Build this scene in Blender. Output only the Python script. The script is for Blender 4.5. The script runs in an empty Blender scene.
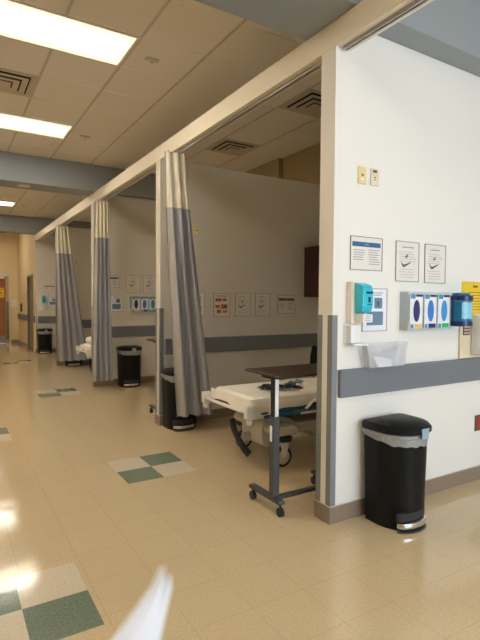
import bpy, bmesh, math, random
from mathutils import Vector, Matrix
random.seed(7)
sc = bpy.context.scene
C = sc.collection
PI = math.pi

# ------------------------------------------------------------------ camera
HC = 1.4605
f, th, ro, ps = 486.69, -.0381, .0065, .5459
d = Vector((math.sin(ps)*math.cos(th), math.cos(ps)*math.cos(th), math.sin(th)))
r = Vector((math.cos(ps), -math.sin(ps), 0)); u = r.cross(d)
r2 = r*math.cos(ro)+u*math.sin(ro); u2 = -r*math.sin(ro)+u*math.cos(ro)
cam_d = bpy.data.cameras.new('camera'); cam = bpy.data.objects.new('camera', cam_d); C.objects.link(cam)
M = Matrix((r2, u2, -d)).transposed().to_4x4(); M.translation = Vector((0, 0, HC)); cam.matrix_world = M
cam_d.sensor_fit = 'VERTICAL'; cam_d.sensor_height = 36; cam_d.lens = f/640*36
cam_d.clip_start = .02
cam_d.dof.use_dof = True; cam_d.dof.focus_distance = 4.0; cam_d.dof.aperture_fstop = 3.4
sc.camera = cam

# ------------------------------------------------------------------ world, lights, exposure
w = bpy.data.worlds.new('world'); sc.world = w; w.use_nodes = True
w.node_tree.nodes['Background'].inputs[0].default_value = (.75, .87, 1, 1)
w.node_tree.nodes['Background'].inputs[1].default_value = 1.0
def area(name, loc, rot, sx, sy, power, col):
    l = bpy.data.lights.new(name, 'AREA'); l.shape = 'RECTANGLE'; l.size = sx; l.size_y = sy
    l.energy = power; l.color = col
    o = bpy.data.objects.new(name, l); C.objects.link(o); o.location = loc; o.rotation_euler = rot
    return o
# daylight outside the windows behind the viewer
area('daylight_window', (3.0, -3.45, 1.85), (PI/2, 0, 0), 3.1, 2.3, 245, (.76, .88, 1.0))
sc.view_settings.view_transform = 'Standard'; sc.view_settings.look = 'None'
sc.view_settings.exposure = 0.0; sc.view_settings.gamma = 1
sc.view_settings.use_curve_mapping = False
LAMP = 22.5      # troffer radiance
LCOL = (1.0, .91, .76)

# ------------------------------------------------------------------ materials
MATS = {}
def mat(name, col, rough=.6, metal=0, noise=0, nscale=40, bump=0, bscale=200, spec=.5, trans=0, emit=None, estr=0, coat=0, alpha=1):
    if name in MATS: return MATS[name]
    m = bpy.data.materials.new(name); m.use_nodes = True; nt = m.node_tree; b = nt.nodes['Principled BSDF']
    b.inputs['Base Color'].default_value = (*col, 1); b.inputs['Roughness'].default_value = rough
    b.inputs['Metallic'].default_value = metal; b.inputs['Specular IOR Level'].default_value = spec
    b.inputs['Transmission Weight'].default_value = trans; b.inputs['Coat Weight'].default_value = coat
    b.inputs['Alpha'].default_value = alpha
    if emit: b.inputs['Emission Color'].default_value = (*emit, 1); b.inputs['Emission Strength'].default_value = estr
    tc = nt.nodes.new('ShaderNodeTexCoord')
    if noise:
        n = nt.nodes.new('ShaderNodeTexNoise'); n.inputs['Scale'].default_value = nscale; n.inputs['Detail'].default_value = 4
        nt.links.new(tc.outputs['Object'], n.inputs['Vector'])
        mx = nt.nodes.new('ShaderNodeMix'); mx.data_type = 'RGBA'
        mx.inputs[6].default_value = (*[c*(1-noise) for c in col], 1); mx.inputs[7].default_value = (*[min(1, c*(1+noise)) for c in col], 1)
        nt.links.new(n.outputs['Fac'], mx.inputs[0]); nt.links.new(mx.outputs[2], b.inputs['Base Color'])
    if bump:
        n2 = nt.nodes.new('ShaderNodeTexNoise'); n2.inputs['Scale'].default_value = bscale; n2.inputs['Detail'].default_value = 3
        nt.links.new(tc.outputs['Object'], n2.inputs['Vector'])
        bp = nt.nodes.new('ShaderNodeBump'); bp.inputs['Strength'].default_value = bump; bp.inputs['Distance'].default_value = .01
        nt.links.new(n2.outputs['Fac'], bp.inputs['Height']); nt.links.new(bp.outputs['Normal'], b.inputs['Normal'])
    MATS[name] = m; return m

def vct(name, col, seam=True, var=.07):
    m = bpy.data.materials.new(name); m.use_nodes = True; nt = m.node_tree; b = nt.nodes['Principled BSDF']
    N = nt.nodes.new; L = nt.links.new
    geo = N('ShaderNodeNewGeometry')
    n = N('ShaderNodeTexNoise'); n.inputs['Scale'].default_value = 75; n.inputs['Detail'].default_value = 6; n.inputs['Roughness'].default_value = .7
    L(geo.outputs['Position'], n.inputs['Vector'])
    cr = N('ShaderNodeValToRGB'); cr.color_ramp.elements[0].position = .35; cr.color_ramp.elements[1].position = .65
    cr.color_ramp.elements[0].color = (*[c*(1-var*1.5) for c in col], 1); cr.color_ramp.elements[1].color = (*[c*(1+var) for c in col], 1)
    L(n.outputs['Fac'], cr.inputs['Fac'])
    out = cr.outputs['Color']
    if seam:
        mp = N('ShaderNodeMapping'); mp.inputs['Location'].default_value = (-1.540, -4.034, 0); L(geo.outputs['Position'], mp.inputs['Vector'])
        br = N('ShaderNodeTexBrick'); br.offset = 0; br.inputs['Scale'].default_value = 1; br.inputs['Brick Width'].default_value = .3048
        br.inputs['Row Height'].default_value = .3048; br.inputs['Mortar Size'].default_value = .0016; br.inputs['Mortar Smooth'].default_value = .2
        br.inputs['Color1'].default_value = (1, 1, 1, 1); br.inputs['Color2'].default_value = (.985, .985, .985, 1); br.inputs['Mortar'].default_value = (.80, .77, .72, 1)
        L(mp.outputs['Vector'], br.inputs['Vector'])
        mx = N('ShaderNodeMix'); mx.data_type = 'RGBA'; mx.blend_type = 'MULTIPLY'; mx.inputs[0].default_value = 1
        L(out, mx.inputs[6]); L(br.outputs['Color'], mx.inputs[7]); out = mx.outputs[2]
    L(out, b.inputs['Base Color'])
    b.inputs['Roughness'].default_value = .11; b.inputs['Specular IOR Level'].default_value = .7
    n2 = N('ShaderNodeTexNoise'); n2.inputs['Scale'].default_value = 5; n2.inputs['Detail'].default_value = 3; L(geo.outputs['Position'], n2.inputs['Vector'])
    bp = N('ShaderNodeBump'); bp.inputs['Strength'].default_value = .07; bp.inputs['Distance'].default_value = .02
    L(n2.outputs['Fac'], bp.inputs['Height']); L(bp.outputs['Normal'], b.inputs['Normal'])
    return m

m_floor = vct('floor_vinyl', (.62, .485, .295))
m_green = vct('floor_green', (.17, .215, .155), False, .2)
m_cream = vct('floor_cream', (.66, .57, .43), False, .08)
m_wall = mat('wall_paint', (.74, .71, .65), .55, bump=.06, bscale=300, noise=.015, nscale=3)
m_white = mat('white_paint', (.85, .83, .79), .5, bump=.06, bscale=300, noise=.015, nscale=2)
m_header = mat('header_paint', (.86, .79, .66), .5, bump=.05, bscale=200)
m_far = mat('tan_paint', (.78, .62, .36), .5, noise=.02, nscale=2)
m_olive = mat('olive_paint', (.36, .27, .15), .6, noise=.03, nscale=2)
m_beam = mat('grey_paint', (.29, .32, .34), .5, bump=.05, bscale=150)
m_tile = mat('ceiling_tile', (.80, .74, .66), .9, noise=.06, nscale=120, bump=.35, bscale=250)
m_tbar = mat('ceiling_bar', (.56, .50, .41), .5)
m_base = mat('vinyl_base', (.27, .205, .155), .4, noise=.04, nscale=20)
m_baseline = mat('vinyl_base_lip', (.55, .5, .44), .4)
m_rail = mat('bumper_rail', (.175, .19, .22), .45, bump=.1, bscale=600)
m_guard = mat('corner_guard', (.22, .235, .255), .45, bump=.08, bscale=600)
m_track = mat('track_metal', (.45, .43, .42), .35, .7)
m_black = mat('black_plastic', (.008, .008, .009), .42, bump=.04, bscale=900, spec=.16)
m_blackr = mat('black_rubber', (.02, .02, .02), .6, bump=.05)
m_chrome = mat('chrome', (.75, .75, .76), .22, 1, noise=.03)
m_liner = mat('bin_liner', (.75, .77, .80), .25, bump=.8, bscale=60, alpha=.45)
m_tape = mat('blue_tape', (.28, .42, .54), .35, noise=.08)
m_beige = mat('beige_plastic', (.80, .68, .48), .4, noise=.02)
m_teal = mat('teal_plastic', (.03, .55, .72), .3, noise=.06, nscale=25)
m_wplastic = mat('white_plastic', (.85, .86, .86), .35, noise=.01)
m_paper = mat('paper', (.80, .76, .72), .5, noise=.02, nscale=30)
m_paperw = mat('white_paper', (.84, .86, .94), .5, noise=.02, nscale=30)
m_border = mat('sign_holder', (.33, .26, .23), .35, noise=.05)
m_blue = mat('sign_blue', (.01, .12, .30), .45, noise=.05)
m_text = mat('print_grey', (.30, .30, .32), .6, noise=.1)
m_textd = mat('print_dark', (.10, .10, .12), .6, noise=.1)
m_slate = mat('print_slate', (.13, .23, .34), .6, noise=.1)
m_orange = mat('print_orange', (.55, .16, .05), .6, noise=.3, nscale=60)
m_yellow = mat('yellow_paper', (.85, .58, .02), .45, noise=.03)
m_ivory = mat('ivory_plate', (.80, .66, .34), .35, noise=.02)
m_clear = mat('clear_acrylic', (.80, .82, .88), .12, alpha=.28, noise=.02)
m_clearb = mat('clear_edge', (.70, .78, .84), .15, alpha=.4, noise=.02)
m_boxw = mat('carton_white', (.82, .84, .88), .45, noise=.04)
m_boxb = mat('carton_blue', (.06, .28, .50), .45, noise=.2, nscale=50)
m_gl1 = mat('glove_navy', (.02, .03, .16), .4, noise=.4, nscale=90)
m_gl2 = mat('glove_blue', (.04, .20, .62), .4, noise=.1)
m_gl3 = mat('glove_sky', (.05, .30, .66), .4, noise=.1)
m_lgreen = mat('label_green', (.03, .45, .16), .4, noise=.1)
m_lorange = mat('label_orange', (.8, .5, .2), .4, noise=.1)
m_navy = mat('tub_navy', (.004, .02, .11), .3, noise=.1)
m_tub = mat('tub_teal', (.01, .16, .32), .3, noise=.3, nscale=25)
m_tubl = mat('tub_label', (.25, .60, .80), .35, noise=.2, nscale=40)
m_red = mat('outlet_red', (.45, .03, .02), .4, noise=.05)
m_brownp = mat('outlet_brown', (.16, .07, .05), .4, noise=.05)
m_net = mat('curtain_net', (.86, .80, .66), .8, noise=.12, nscale=250, bump=.4, bscale=350)
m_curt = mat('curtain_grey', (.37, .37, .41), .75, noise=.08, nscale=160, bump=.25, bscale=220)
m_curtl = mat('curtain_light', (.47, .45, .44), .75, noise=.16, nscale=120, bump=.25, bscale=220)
m_sheet = mat('bed_sheet', (.90, .86, .77), .8, noise=.02, nscale=9, bump=.35, bscale=16)
m_shroud = mat('shroud_plastic', (.60, .57, .51), .4, noise=.02)
m_bedw = mat('bed_white', (.82, .80, .74), .4, noise=.02)
m_bedblue = mat('bed_blue', (.02, .12, .27), .4, noise=.05)
m_cuff = mat('cuff_cloth', (.10, .15, .15), .7, noise=.5, nscale=40)
m_steel = mat('steel_grey', (.07, .073, .08), .4, .2, noise=.04)
m_top = mat('table_laminate', (.035, .018, .012), .35, noise=.3, nscale=18, spec=.3)
m_maroon = mat('cabinet_maroon', (.045, .008, .008), .4, noise=.2, nscale=14)
m_disp = mat('dispenser_cream', (.93, .84, .70), .4, noise=.02)
m_kick = mat('kick_steel', (.30, .29, .27), .5, .4, noise=.05)
m_door = mat('door_wood', (.33, .11, .022), .35, noise=.2, nscale=9)
m_jamb = mat('jamb_paint', (.20, .18, .13), .45, noise=.03)
m_vent = mat('vent_metal', (.55, .48, .38), .45, noise=.03)
m_dark = mat('dark_void', (.01, .01, .01), .9, noise=.1)
m_frame = mat('troffer_frame', (.75, .66, .50), .45, noise=.02)
m_glass = mat('window_glass', (.9, .95, 1), .05, alpha=.12, noise=.01)

def troffer_mat():
    m = bpy.data.materials.new('light_diffuser'); m.use_nodes = True; nt = m.node_tree; b = nt.nodes['Principled BSDF']
    N = nt.nodes.new; L = nt.links.new
    tc = N('ShaderNodeTexCoord'); sx = N('ShaderNodeSeparateXYZ'); L(tc.outputs['Object'], sx.inputs[0])
    # tubes run along X behind the acrylic: brighter bands across Y, dimmer ends
    a = N('ShaderNodeMath'); a.operation = 'ABSOLUTE'; L(sx.outputs['Y'], a.inputs[0])
    s = N('ShaderNodeMath'); s.operation = 'SUBTRACT'; L(a.outputs[0], s.inputs[0]); s.inputs[1].default_value = .10
    a2 = N('ShaderNodeMath'); a2.operation = 'ABSOLUTE'; L(s.outputs[0], a2.inputs[0])
    mr = N('ShaderNodeMapRange'); mr.inputs['From Min'].default_value = .0; mr.inputs['From Max'].default_value = .17
    mr.inputs['To Min'].default_value = 1; mr.inputs['To Max'].default_value = 0; L(a2.outputs[0], mr.inputs['Value'])
    ax = N('ShaderNodeMath'); ax.operation = 'ABSOLUTE'; L(sx.outputs['X'], ax.inputs[0])
    mr2 = N('ShaderNodeMapRange'); mr2.inputs['From Min'].default_value = .60; mr2.inputs['From Max'].default_value = .50
    L(ax.outputs[0], mr2.inputs['Value'])
    mu = N('ShaderNodeMath'); mu.operation = 'MULTIPLY'; L(mr.outputs[0], mu.inputs[0]); L(mr2.outputs[0], mu.inputs[1])
    pw = N('ShaderNodeMath'); pw.operation = 'POWER'; L(mu.outputs[0], pw.inputs[0]); pw.inputs[1].default_value = 7.0
    st = N('ShaderNodeMapRange'); st.inputs['To Min'].default_value = .95; st.inputs['To Max'].default_value = LAMP*4.4
    L(pw.outputs[0], st.inputs['Value'])
    b.inputs['Base Color'].default_value = (.8, .75, .6, 1)
    b.inputs['Emission Color'].default_value = (*LCOL, 1); L(st.outputs[0], b.inputs['Emission Strength'])
    return m
m_diff = troffer_mat()

# ------------------------------------------------------------------ helpers
def tag(o, label=None, cat=None, group=None, kind=None):
    if label: o['label'] = label
    if cat: o['category'] = cat
    if group: o['group'] = group
    if kind: o['kind'] = kind
    return o
def thing(name, label, cat, loc=(0, 0, 0), rz=0, group=None):
    o = bpy.data.objects.new(name, None); C.objects.link(o); o.empty_display_size = .05
    o.location = loc; o.rotation_euler = (0, 0, rz); return tag(o, label, cat, group)
def obj(name, bm, m, parent=None, smooth=False):
    me = bpy.data.meshes.new(name)
    bmesh.ops.recalc_face_normals(bm, faces=bm.faces)
    bm.to_mesh(me); bm.free()
    for mm in (m if isinstance(m, (list, tuple)) else [m]): me.materials.append(mm)
    if smooth:
        for p in me.polygons: p.use_smooth = True
        try: me.set_sharp_from_angle(angle=math.radians(38))
        except Exception: pass
    o = bpy.data.objects.new(name, me); C.objects.link(o)
    if parent: o.parent = parent
    return o
def B(): return bmesh.new()
def box(bm, x0, x1, y0, y1, z0, z1, bev=0, mi=0, seg=2):
    t = bmesh.new()
    vs = [t.verts.new((x, y, z)) for x in (x0, x1) for y in (y0, y1) for z in (z0, z1)]
    for q in ((0, 1, 3, 2), (4, 6, 7, 5), (0, 4, 5, 1), (2, 3, 7, 6), (0, 2, 6, 4), (1, 5, 7, 3)): t.faces.new([vs[i] for i in q])
    if bev: bmesh.ops.bevel(t, geom=t.edges[:], offset=bev, segments=seg, affect='EDGES', profile=.5)
    merge(bm, t, mi); return bm
def merge(bm, t, mi=0):
    mp = {}
    for v in t.verts: mp[v] = bm.verts.new(v.co)
    for fc in t.faces:
        try: nf = bm.faces.new([mp[v] for v in fc.verts]); nf.material_index = mi
        except ValueError: pass
    t.free()
def prism(bm, pts, axis, a, b, bev=0, mi=0):
    """extrude a 2D outline (list of pairs) along an axis from a to b"""
    t = bmesh.new()
    def P(p, c): return {'X': (c, p[0], p[1]), 'Y': (p[0], c, p[1]), 'Z': (p[0], p[1], c)}[axis]
    v0 = [t.verts.new(P(p, a)) for p in pts]; v1 = [t.verts.new(P(p, b)) for p in pts]; n = len(pts)
    t.faces.new(v0); t.faces.new(v1[::-1])
    for i in range(n): t.faces.new((v0[i], v0[(i+1) % n], v1[(i+1) % n], v1[i]))
    if bev:
        bmesh.ops.recalc_face_normals(t, faces=t.faces)
        bmesh.ops.bevel(t, geom=t.edges[:], offset=bev, segments=2, affect='EDGES', profile=.5)
    merge(bm, t, mi); return bm
def loft(bm, rings, cap=True, mi=0, closed=True):
    vs = [[bm.verts.new(p) for p in rg] for rg in rings]; n = len(rings[0])
    for a, b in zip(vs, vs[1:]):
        for i in range(n if closed else n-1):
            bm.faces.new((a[i], a[(i+1) % n], b[(i+1) % n], b[i])).material_index = mi
    if cap: bm.faces.new(vs[0]).material_index = mi; bm.faces.new(vs[-1][::-1]).material_index = mi
    return bm
def cyl(bm, p0, p1, r0, r1=None, n=16, mi=0):
    p0 = Vector(p0); p1 = Vector(p1); r1 = r0 if r1 is None else r1
    dd = (p1-p0).normalized(); a = dd.orthogonal().normalized(); b = dd.cross(a)
    rings = [[p+(a*math.cos(2*PI*i/n)+b*math.sin(2*PI*i/n))*rr for i in range(n)] for p, rr in ((p0, r0), (p1, r1))]
    return loft(bm, rings, True, mi)
def tube(bm, pts, rad, n=10, mi=0):
    pts = [Vector(p) for p in pts]; rings = []; a = None
    for i, p in enumerate(pts):
        t = (pts[min(i+1, len(pts)-1)]-pts[max(i-1, 0)]).normalized()
        a = t.orthogonal().normalized() if a is None else (a-t*a.dot(t)).normalized()
        b = t.cross(a); rr = rad[i] if isinstance(rad, (list, tuple)) else rad
        rings.append([p+(a*math.cos(2*PI*k/n)+b*math.sin(2*PI*k/n))*rr for k in range(n)])
    return loft(bm, rings, True, mi)
def lathe(bm, prof, c=(0, 0, 0), n=24, mi=0, sx=1, sy=1):
    rings = [[(c[0]+sx*rr*math.cos(2*PI*i/n), c[1]+sy*rr*math.sin(2*PI*i/n), c[2]+z) for i in range(n)] for rr, z in prof]
    return loft(bm, rings, True, mi)
def struct(name, bm, m, **k):
    o = obj(name, bm, m, **k); o['kind'] = 'structure'; return o
def copy_tree(o, parent=None):
    c = o.copy(); C.objects.link(c)
    if parent: c.parent = parent
    for ch in [x for x in list(bpy.data.objects) if x.parent == o]: copy_tree(ch, c)
    return c

# ------------------------------------------------------------------ key dimensions (metres)
XF = 2.146; T = .138; HT = .130                       # bay front plane, partition thickness, header depth
Y1, Y2, Y3, Y4, Y5 = 2.380, 5.321, 8.271, 11.40, 14.323
XB = 4.53; XL = -4.5; YB = -3.2; YE = 18.05
ZC = 3.682; ZH0, ZH1 = 3.085, 3.250; ZB = 3.253
FT = .3048

# floor with inlaid tile patches
bm = B(); box(bm, XL-.2, XB+.3, YB-.2, YE+.3, -.1, 0)
def patch(cx, cy, ul_cream):
    for i in (0, 1):
        for j in (0, 1):
            cream = ((i == 0) == (j == 1)) == ul_cream
            x = cx-FT+i*FT; y = cy-FT+j*FT
            vs = [bm.verts.new(p) for p in ((x, y, .0006), (x+FT, y, .0006), (x+FT, y+FT, .0006), (x, y+FT, .0006))]
            bm.faces.new(vs).material_index = 2 if cream else 1
patch(.293, 2.449, False); patch(1.540, 4.034, True); patch(1.52, 8.05, True); patch(.282, 5.816, False if False else True)
patch(1.45, 12.5, True); patch(.285, 9.85, True); patch(-.94, 4.03, True); patch(-.94, 8.05, True); patch(1.54, .02, True)
struct('floor', bm, [m_floor, m_green, m_cream])

# ceiling with lay-in grid; openings above are not needed, fixtures hang in the grid
bm = B(); box(bm, XL-.2, XB+.3, YB-.2, YE+.3, ZC, ZC+.1)
g = .6096
k0 = math.ceil((XL-1.454)/g)
x = 1.454+k0*g
while x < XB:
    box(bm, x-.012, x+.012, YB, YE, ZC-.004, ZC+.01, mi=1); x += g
y = 4.011+math.ceil((YB-4.011)/g)*g
while y < YE:
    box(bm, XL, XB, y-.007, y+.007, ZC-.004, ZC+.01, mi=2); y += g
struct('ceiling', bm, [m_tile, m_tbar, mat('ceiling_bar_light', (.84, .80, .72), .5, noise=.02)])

# outer walls
bm = B(); box(bm, XL-.2, XL, YB-.2, YE+.2, 0, ZC); struct('wall_left', bm, m_far)
bm = B(); box(bm, XB, XB+.2, YB-.2, 6.2, 0, 3.05); box(bm, XB-.08, XB+.2, 6.2, YE+.2, 0, 3.05)
box(bm, XB, XB+.2, YB-.2, 6.2, 3.05, ZC, mi=1); box(bm, XB-.08, XB+.2, 6.2, YE+.2, 3.05, ZC, mi=1)
struct('wall_right', bm, [m_wall, m_olive])
bm = B(); box(bm, XL, 1.45, YB-.2, YB, 0, ZC); box(bm, 1.45, 4.5, YB-.2, YB, 0, .75); box(bm, 1.45, 4.5, YB-.2, YB, 2.95, ZC); box(bm, 4.5, XB, YB-.2, YB, 0, ZC)
struct('wall_back', bm, m_white)
win = bpy.data.objects.new('window_1', None); C.objects.link(win); win.location = (2.97, YB-.1, .75); win['kind'] = 'structure'
bm = B(); W0, W1 = -1.52, 1.53
box(bm, W0, W1, -.03, .03, 0, .05, .004); box(bm, W0, W1, -.03, .03, 2.15, 2.2, .004)
for xx in (W0, -.53, .48, W1-.05): box(bm, xx, xx+.05, -.03, .03, .05, 2.15, .004)
obj('window_frame', bm, m_wplastic, win)
bm = B()
for a, b in ((W0+.05, -.53), (-.48, .48), (.53, W1-.05)): box(bm, a, b, -.003, .003, .05, 2.15)
obj('pane', bm, m_glass, win)

# end of the corridor
bm = B(); box(bm, XL, .78, YE, YE+.2, 0, ZC); box(bm, .78, 1.86, YE, YE+.2, 2.29, ZC); box(bm, 1.86, XB, YE, YE+.2, 0, ZC)
struct('wall_front', bm, m_far)
# side wall beyond the last bay, with a door opening
bm = B()
prism(bm, [(Y5+T+.001, 0), (14.80, 0), (14.80, 2.2), (15.86, 2.2), (15.86, 0), (YE, 0), (YE, ZC), (Y5+T+.001, ZC)], 'X', XF, XF+T)
struct('wall_side', bm, m_far)

# ceiling beams
for n, (a, b) in enumerate(((2.205, 2.690), (8.125, 8.600), (14.10, 14.46)), 1):
    bm = B(); box(bm, XL, XB-.002 if a < 6 else XB-.082, a, b, ZB, ZC-.006); struct('trim_%d' % n, bm, m_beam)
# header beam over the bay fronts, stepped on its underside
bm = B(); box(bm, XF, XF+HT, YB, Y5+T, ZH0, ZH1, .004)
struct('trim_4', bm, m_header)

# partitions
def partition(name, y, m, full):
    bm = B()
    if full: pts = [(XF, 0), (XB-(.002 if y < 6 else .082), 0), (XB-(.002 if y < 6 else .082), ZB-.002), (XF+HT+.001, ZB-.002), (XF+HT+.001, ZH0-.001), (XF, ZH0-.001)]
    else: pts = [(XF, 0), (XB-(.002 if y < 6 else .082), 0), (XB-(.002 if y < 6 else .082), 3.10), (XF+HT+.001, 3.10), (XF+HT+.001, ZH0-.001), (XF, ZH0-.001)]
    prism(bm, pts, 'Y', y, y+T)
    return struct(name, bm, m)
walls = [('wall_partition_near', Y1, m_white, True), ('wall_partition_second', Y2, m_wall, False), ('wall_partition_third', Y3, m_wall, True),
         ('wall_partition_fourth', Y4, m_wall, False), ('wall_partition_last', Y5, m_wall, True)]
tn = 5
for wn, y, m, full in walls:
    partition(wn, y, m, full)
    XE = XB-.01 if y < 6 else XB-.09
    # vinyl base wrapped round the wall end
    bm = B(); e = .009
    outer = [(XE, y-e), (XF-e, y-e), (XF-e, y+T+e), (XE, y+T+e), (XE, y+T+.0005), (XF-.0005, y+T+.0005), (XF-.0005, y-.0005), (XE, y-.0005)]
    if y == Y5: outer = [(XE, y-e), (XF-e, y-e), (XF-e, y+T), (XF-.0005, y+T), (XF-.0005, y-.0005), (XE, y-.0005)]
    prism(bm, outer, 'Z', 0, .112); prism(bm, outer, 'Z', .112, .117, mi=1)
    struct('baseboard_'+wn.split('_')[-1], bm, [m_base, m_baseline])
    # corner guards
    bm = B(); q = .0035; gw = .042; z0, z1 = .118, 1.375
    prism(bm, [(XF-.0005, y+gw), (XF-q, y+gw), (XF-q, y-q), (XF+gw, y-q), (XF+gw, y-.0005), (XF-.0005, y-.0005)], 'Z', z0, z1)
    if y == Y5: bm.free(); bm = B(); box(bm, XF+.0, XF+gw*.3, y-.003, y-.0005, z0, z1)
    if y != Y5: prism(bm, [(XF-.0005, y+T-gw), (XF-q, y+T-gw), (XF-q, y+T+q), (XF+gw, y+T+q), (XF+gw, y+T+.0005), (XF-.0005, y+T+.0005)], 'Z', z0, z1)
    struct('trim_%d' % tn, bm, m_guard); tn += 1
    # bumper rail
    bm = B(); box(bm, XF+.05, XE-.01, y-.030, y-.0005, .833, 1.018, .008, seg=3)
    struct('trim_%d' % tn, bm, m_rail); tn += 1
# rails and base on the corridor's end walls
bm = B(); box(bm, XF-.03, XF-.0005, 15.92, YE-.02, .833, 1.018, .008); box(bm, XF-.03, XF-.0005, Y5+T+.02, 14.74, .833, 1.018, .008); struct('trim_%d' % tn, bm, m_rail); tn += 1
bm = B(); box(bm, XF-.009, XF-.0005, 15.92, YE-.002, 0, .115); box(bm, 1.93, XF-.009, YE-.01, YE-.0005, 0, .115); struct('baseboard_side', bm, m_base)
bm = B(); box(bm, XB-.01, XB-.0005, YB, Y1-.012, 0, .115); box(bm, XB-.01, XB-.0005, Y1+T+.01, Y2-.012, 0, .115); struct('baseboard_right', bm, m_base)
# curtain tracks under the header
spans = [(YB+.1, Y1-.02), (Y1+T+.03, Y2-.02), (Y2+T+.03, Y3-.02), (Y3+T+.03, Y4-.02), (Y4+T+.03, Y5-.02)]
for a, b in spans:
    bm = B(); xc = XF+.058
    box(bm, xc-.016, xc-.006, a, b, ZH0-.024, ZH0-.0005); box(bm, xc+.006, xc+.016, a, b, ZH0-.024, ZH0-.0005); box(bm, xc-.006, xc+.006, a, b, ZH0-.008, ZH0-.0005, mi=1)
    struct('trim_%d' % tn, bm, [m_track, m_dark]); tn += 1

# doors of the corridor end
dr = bpy.data.objects.new('door_1', None); C.objects.link(dr); dr.location = (1.3, YE, 0); dr['kind'] = 'structure'
bm = B(); box(bm, -.46, .46, .03, .075, .01, 2.21, .003); obj('door_leaf', bm, m_door, dr)
bm = B(); box(bm, -.52, -.465, -.015, .12, 0, 2.27, .004); box(bm, .465, .555, -.015, .12, 0, 2.27, .004); box(bm, -.465, .465, -.015, .12, 2.215, 2.27, .004); obj('door_frame', bm, mat('frame_tan', (.50, .40, .24), .5, noise=.03), dr)
bm = B(); box(bm, -.44, .44, .024, .0295, .03, .26, .001); obj('kick_plate', bm, m_kick, dr)
bm = B(); box(bm, -.20, .42, -.06, .02, 2.17, 2.235, .01); box(bm, .34, .38, -.10, -.058, 2.19, 2.21, .004); obj('door_closer', bm, m_wplastic, dr)
bm = B(); box(bm, -.37, -.34, -.02, .03, .98, 1.06, .004); box(bm, -.37, -.25, -.035, -.018, 1.01, 1.03, .006); obj('door_handle', bm, m_chrome, dr)
dr = bpy.data.objects.new('door_2', None); C.objects.link(dr); dr.location = (XF, 15.33, 0); dr['kind'] = 'structure'
bm = B(); box(bm, .05, .09, -.47, .47, .01, 2.13, .003); obj('door_leaf', bm, m_jamb, dr)
bm = B(); box(bm, -.014, .12, -.528, -.472, 0, 2.198, .004); box(bm, -.014, .12, .472, .528, 0, 2.198, .004); box(bm, -.014, .12, -.472, .472, 2.135, 2.198, .004); obj('door_frame', bm, m_jamb, dr)
bm = B(); cyl(bm, (.048, -.40, 1.02), (.005, -.40, 1.02), .02); cyl(bm, (.008, -.40, 1.02), (.008, -.29, 1.02), .009); obj('door_handle', bm, m_chrome, dr)

# ------------------------------------------------------------------ things at the far end
def plain(name, label, cat, bm, m, group=None, loc=None, smooth=False):
    o = obj(name, bm, m, smooth=smooth); tag(o, label, cat, group)
    if loc: o.location = loc
    return o
t = thing('door_sign', 'small yellow notice with red print stuck on the brown far door', 'sign', (1.60, YE+.0285, 1.70))
bm = B(); box(bm, -.12, .12, -.002, 0, -.16, .16); obj('paper', bm, m_yellow, t)
bm = B(); box(bm, -.08, .08, -.0035, -.0022, .08, .12); box(bm, -.06, .06, -.0035, -.0022, -.04, .03); box(bm, -.08, .08, -.0035, -.0022, -.11, -.09); obj('print', bm, m_orange, t)
bm = B(); box(bm, 1.905, 2.10, YE-.004, YE-.001, 1.24, 1.47); plain('notice_sheet', 'plain white sheet on the tan end wall right of the brown door', 'notice', bm, m_paper)
t = thing('card_reader', 'small black card reader on the tan side wall before the corridor end', 'card reader', (XF, 17.2, 1.22))
bm = B(); box(bm, -.03, -.001, -.09, .09, -.13, .13, .006); obj('casing', bm, m_black, t)
bm = B(); box(bm, -.033, -.0305, -.05, .05, .05, .09); obj('indicator', bm, m_red, t)
bm = B(); box(bm, XF-.035, XF-.001, 15.98, 16.16, 1.34, 1.72, .006); plain('wall_panel', 'slim pale box on the side wall just left of the dark doorway', 'wall box', bm, m_ivory)
bm = B(); box(bm, 1.772, 1.850, YE-.020, YE-.0155, .118, 1.40); struct('trim_%d' % tn, bm, m_jamb); tn += 1

# ------------------------------------------------------------------ ceiling fixtures
def make_light():
    t = thing('ceiling_light', '', 'ceiling light')
    bm = B(); a, b = .6096, .3048
    for x0, x1, y0, y1 in ((-a+.012, a-.012, -b+.006, -b+.028), (-a+.012, a-.012, b-.028, b-.006), (-a+.012, -a+.034, -b+.028, b-.028), (a-.034, a-.012, -b+.028, b-.028)):
        box(bm, x0, x1, y0, y1, -.014, -.0045)
    obj('frame', bm, m_frame, t)
    bm = B(); box(bm, -a+.034, a-.034, -b+.028, b-.028, -.010, -.005); obj('diffuser', bm, m_diff, t)
    return t
L0 = make_light()
LX = 1.454-.6096
def row(k): return 4.011+k*g+g/2
lights = [(LX, row(0), 'lit ceiling panel nearest the viewer, top left corner of the photo'),
          (LX, row(4), 'lit ceiling panel just before the first grey cross beam, past the air vent'),
          (LX, 12.46, 'distant lit ceiling panel between the two far grey beams'),
          (LX, 9.55, 'lit ceiling panel hidden behind the far beam, seen mirrored in the floor'),
          (LX, .35, 'lit ceiling panel above the viewer'), (LX, 16.3, 'lit ceiling panel beyond the last beam near the end wall'),
          (-2.2, row(0), 'lit panel over the left side of the corridor by the near vent'), (-2.2, row(5), 'lit panel over the left side of the corridor before the far beam'), (-2.2, 12.46, 'lit panel over the left side of the corridor between far beams'), (-2.2, .35, 'lit panel over the left side of the corridor behind the near beam')]
for i, (x, y, lb) in enumerate(lights):
    o = L0 if i == 0 else copy_tree(L0); o.location = (x, y, ZC); o['label'] = lb; o['group'] = 'fluorescent panels in the ceiling'
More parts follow.
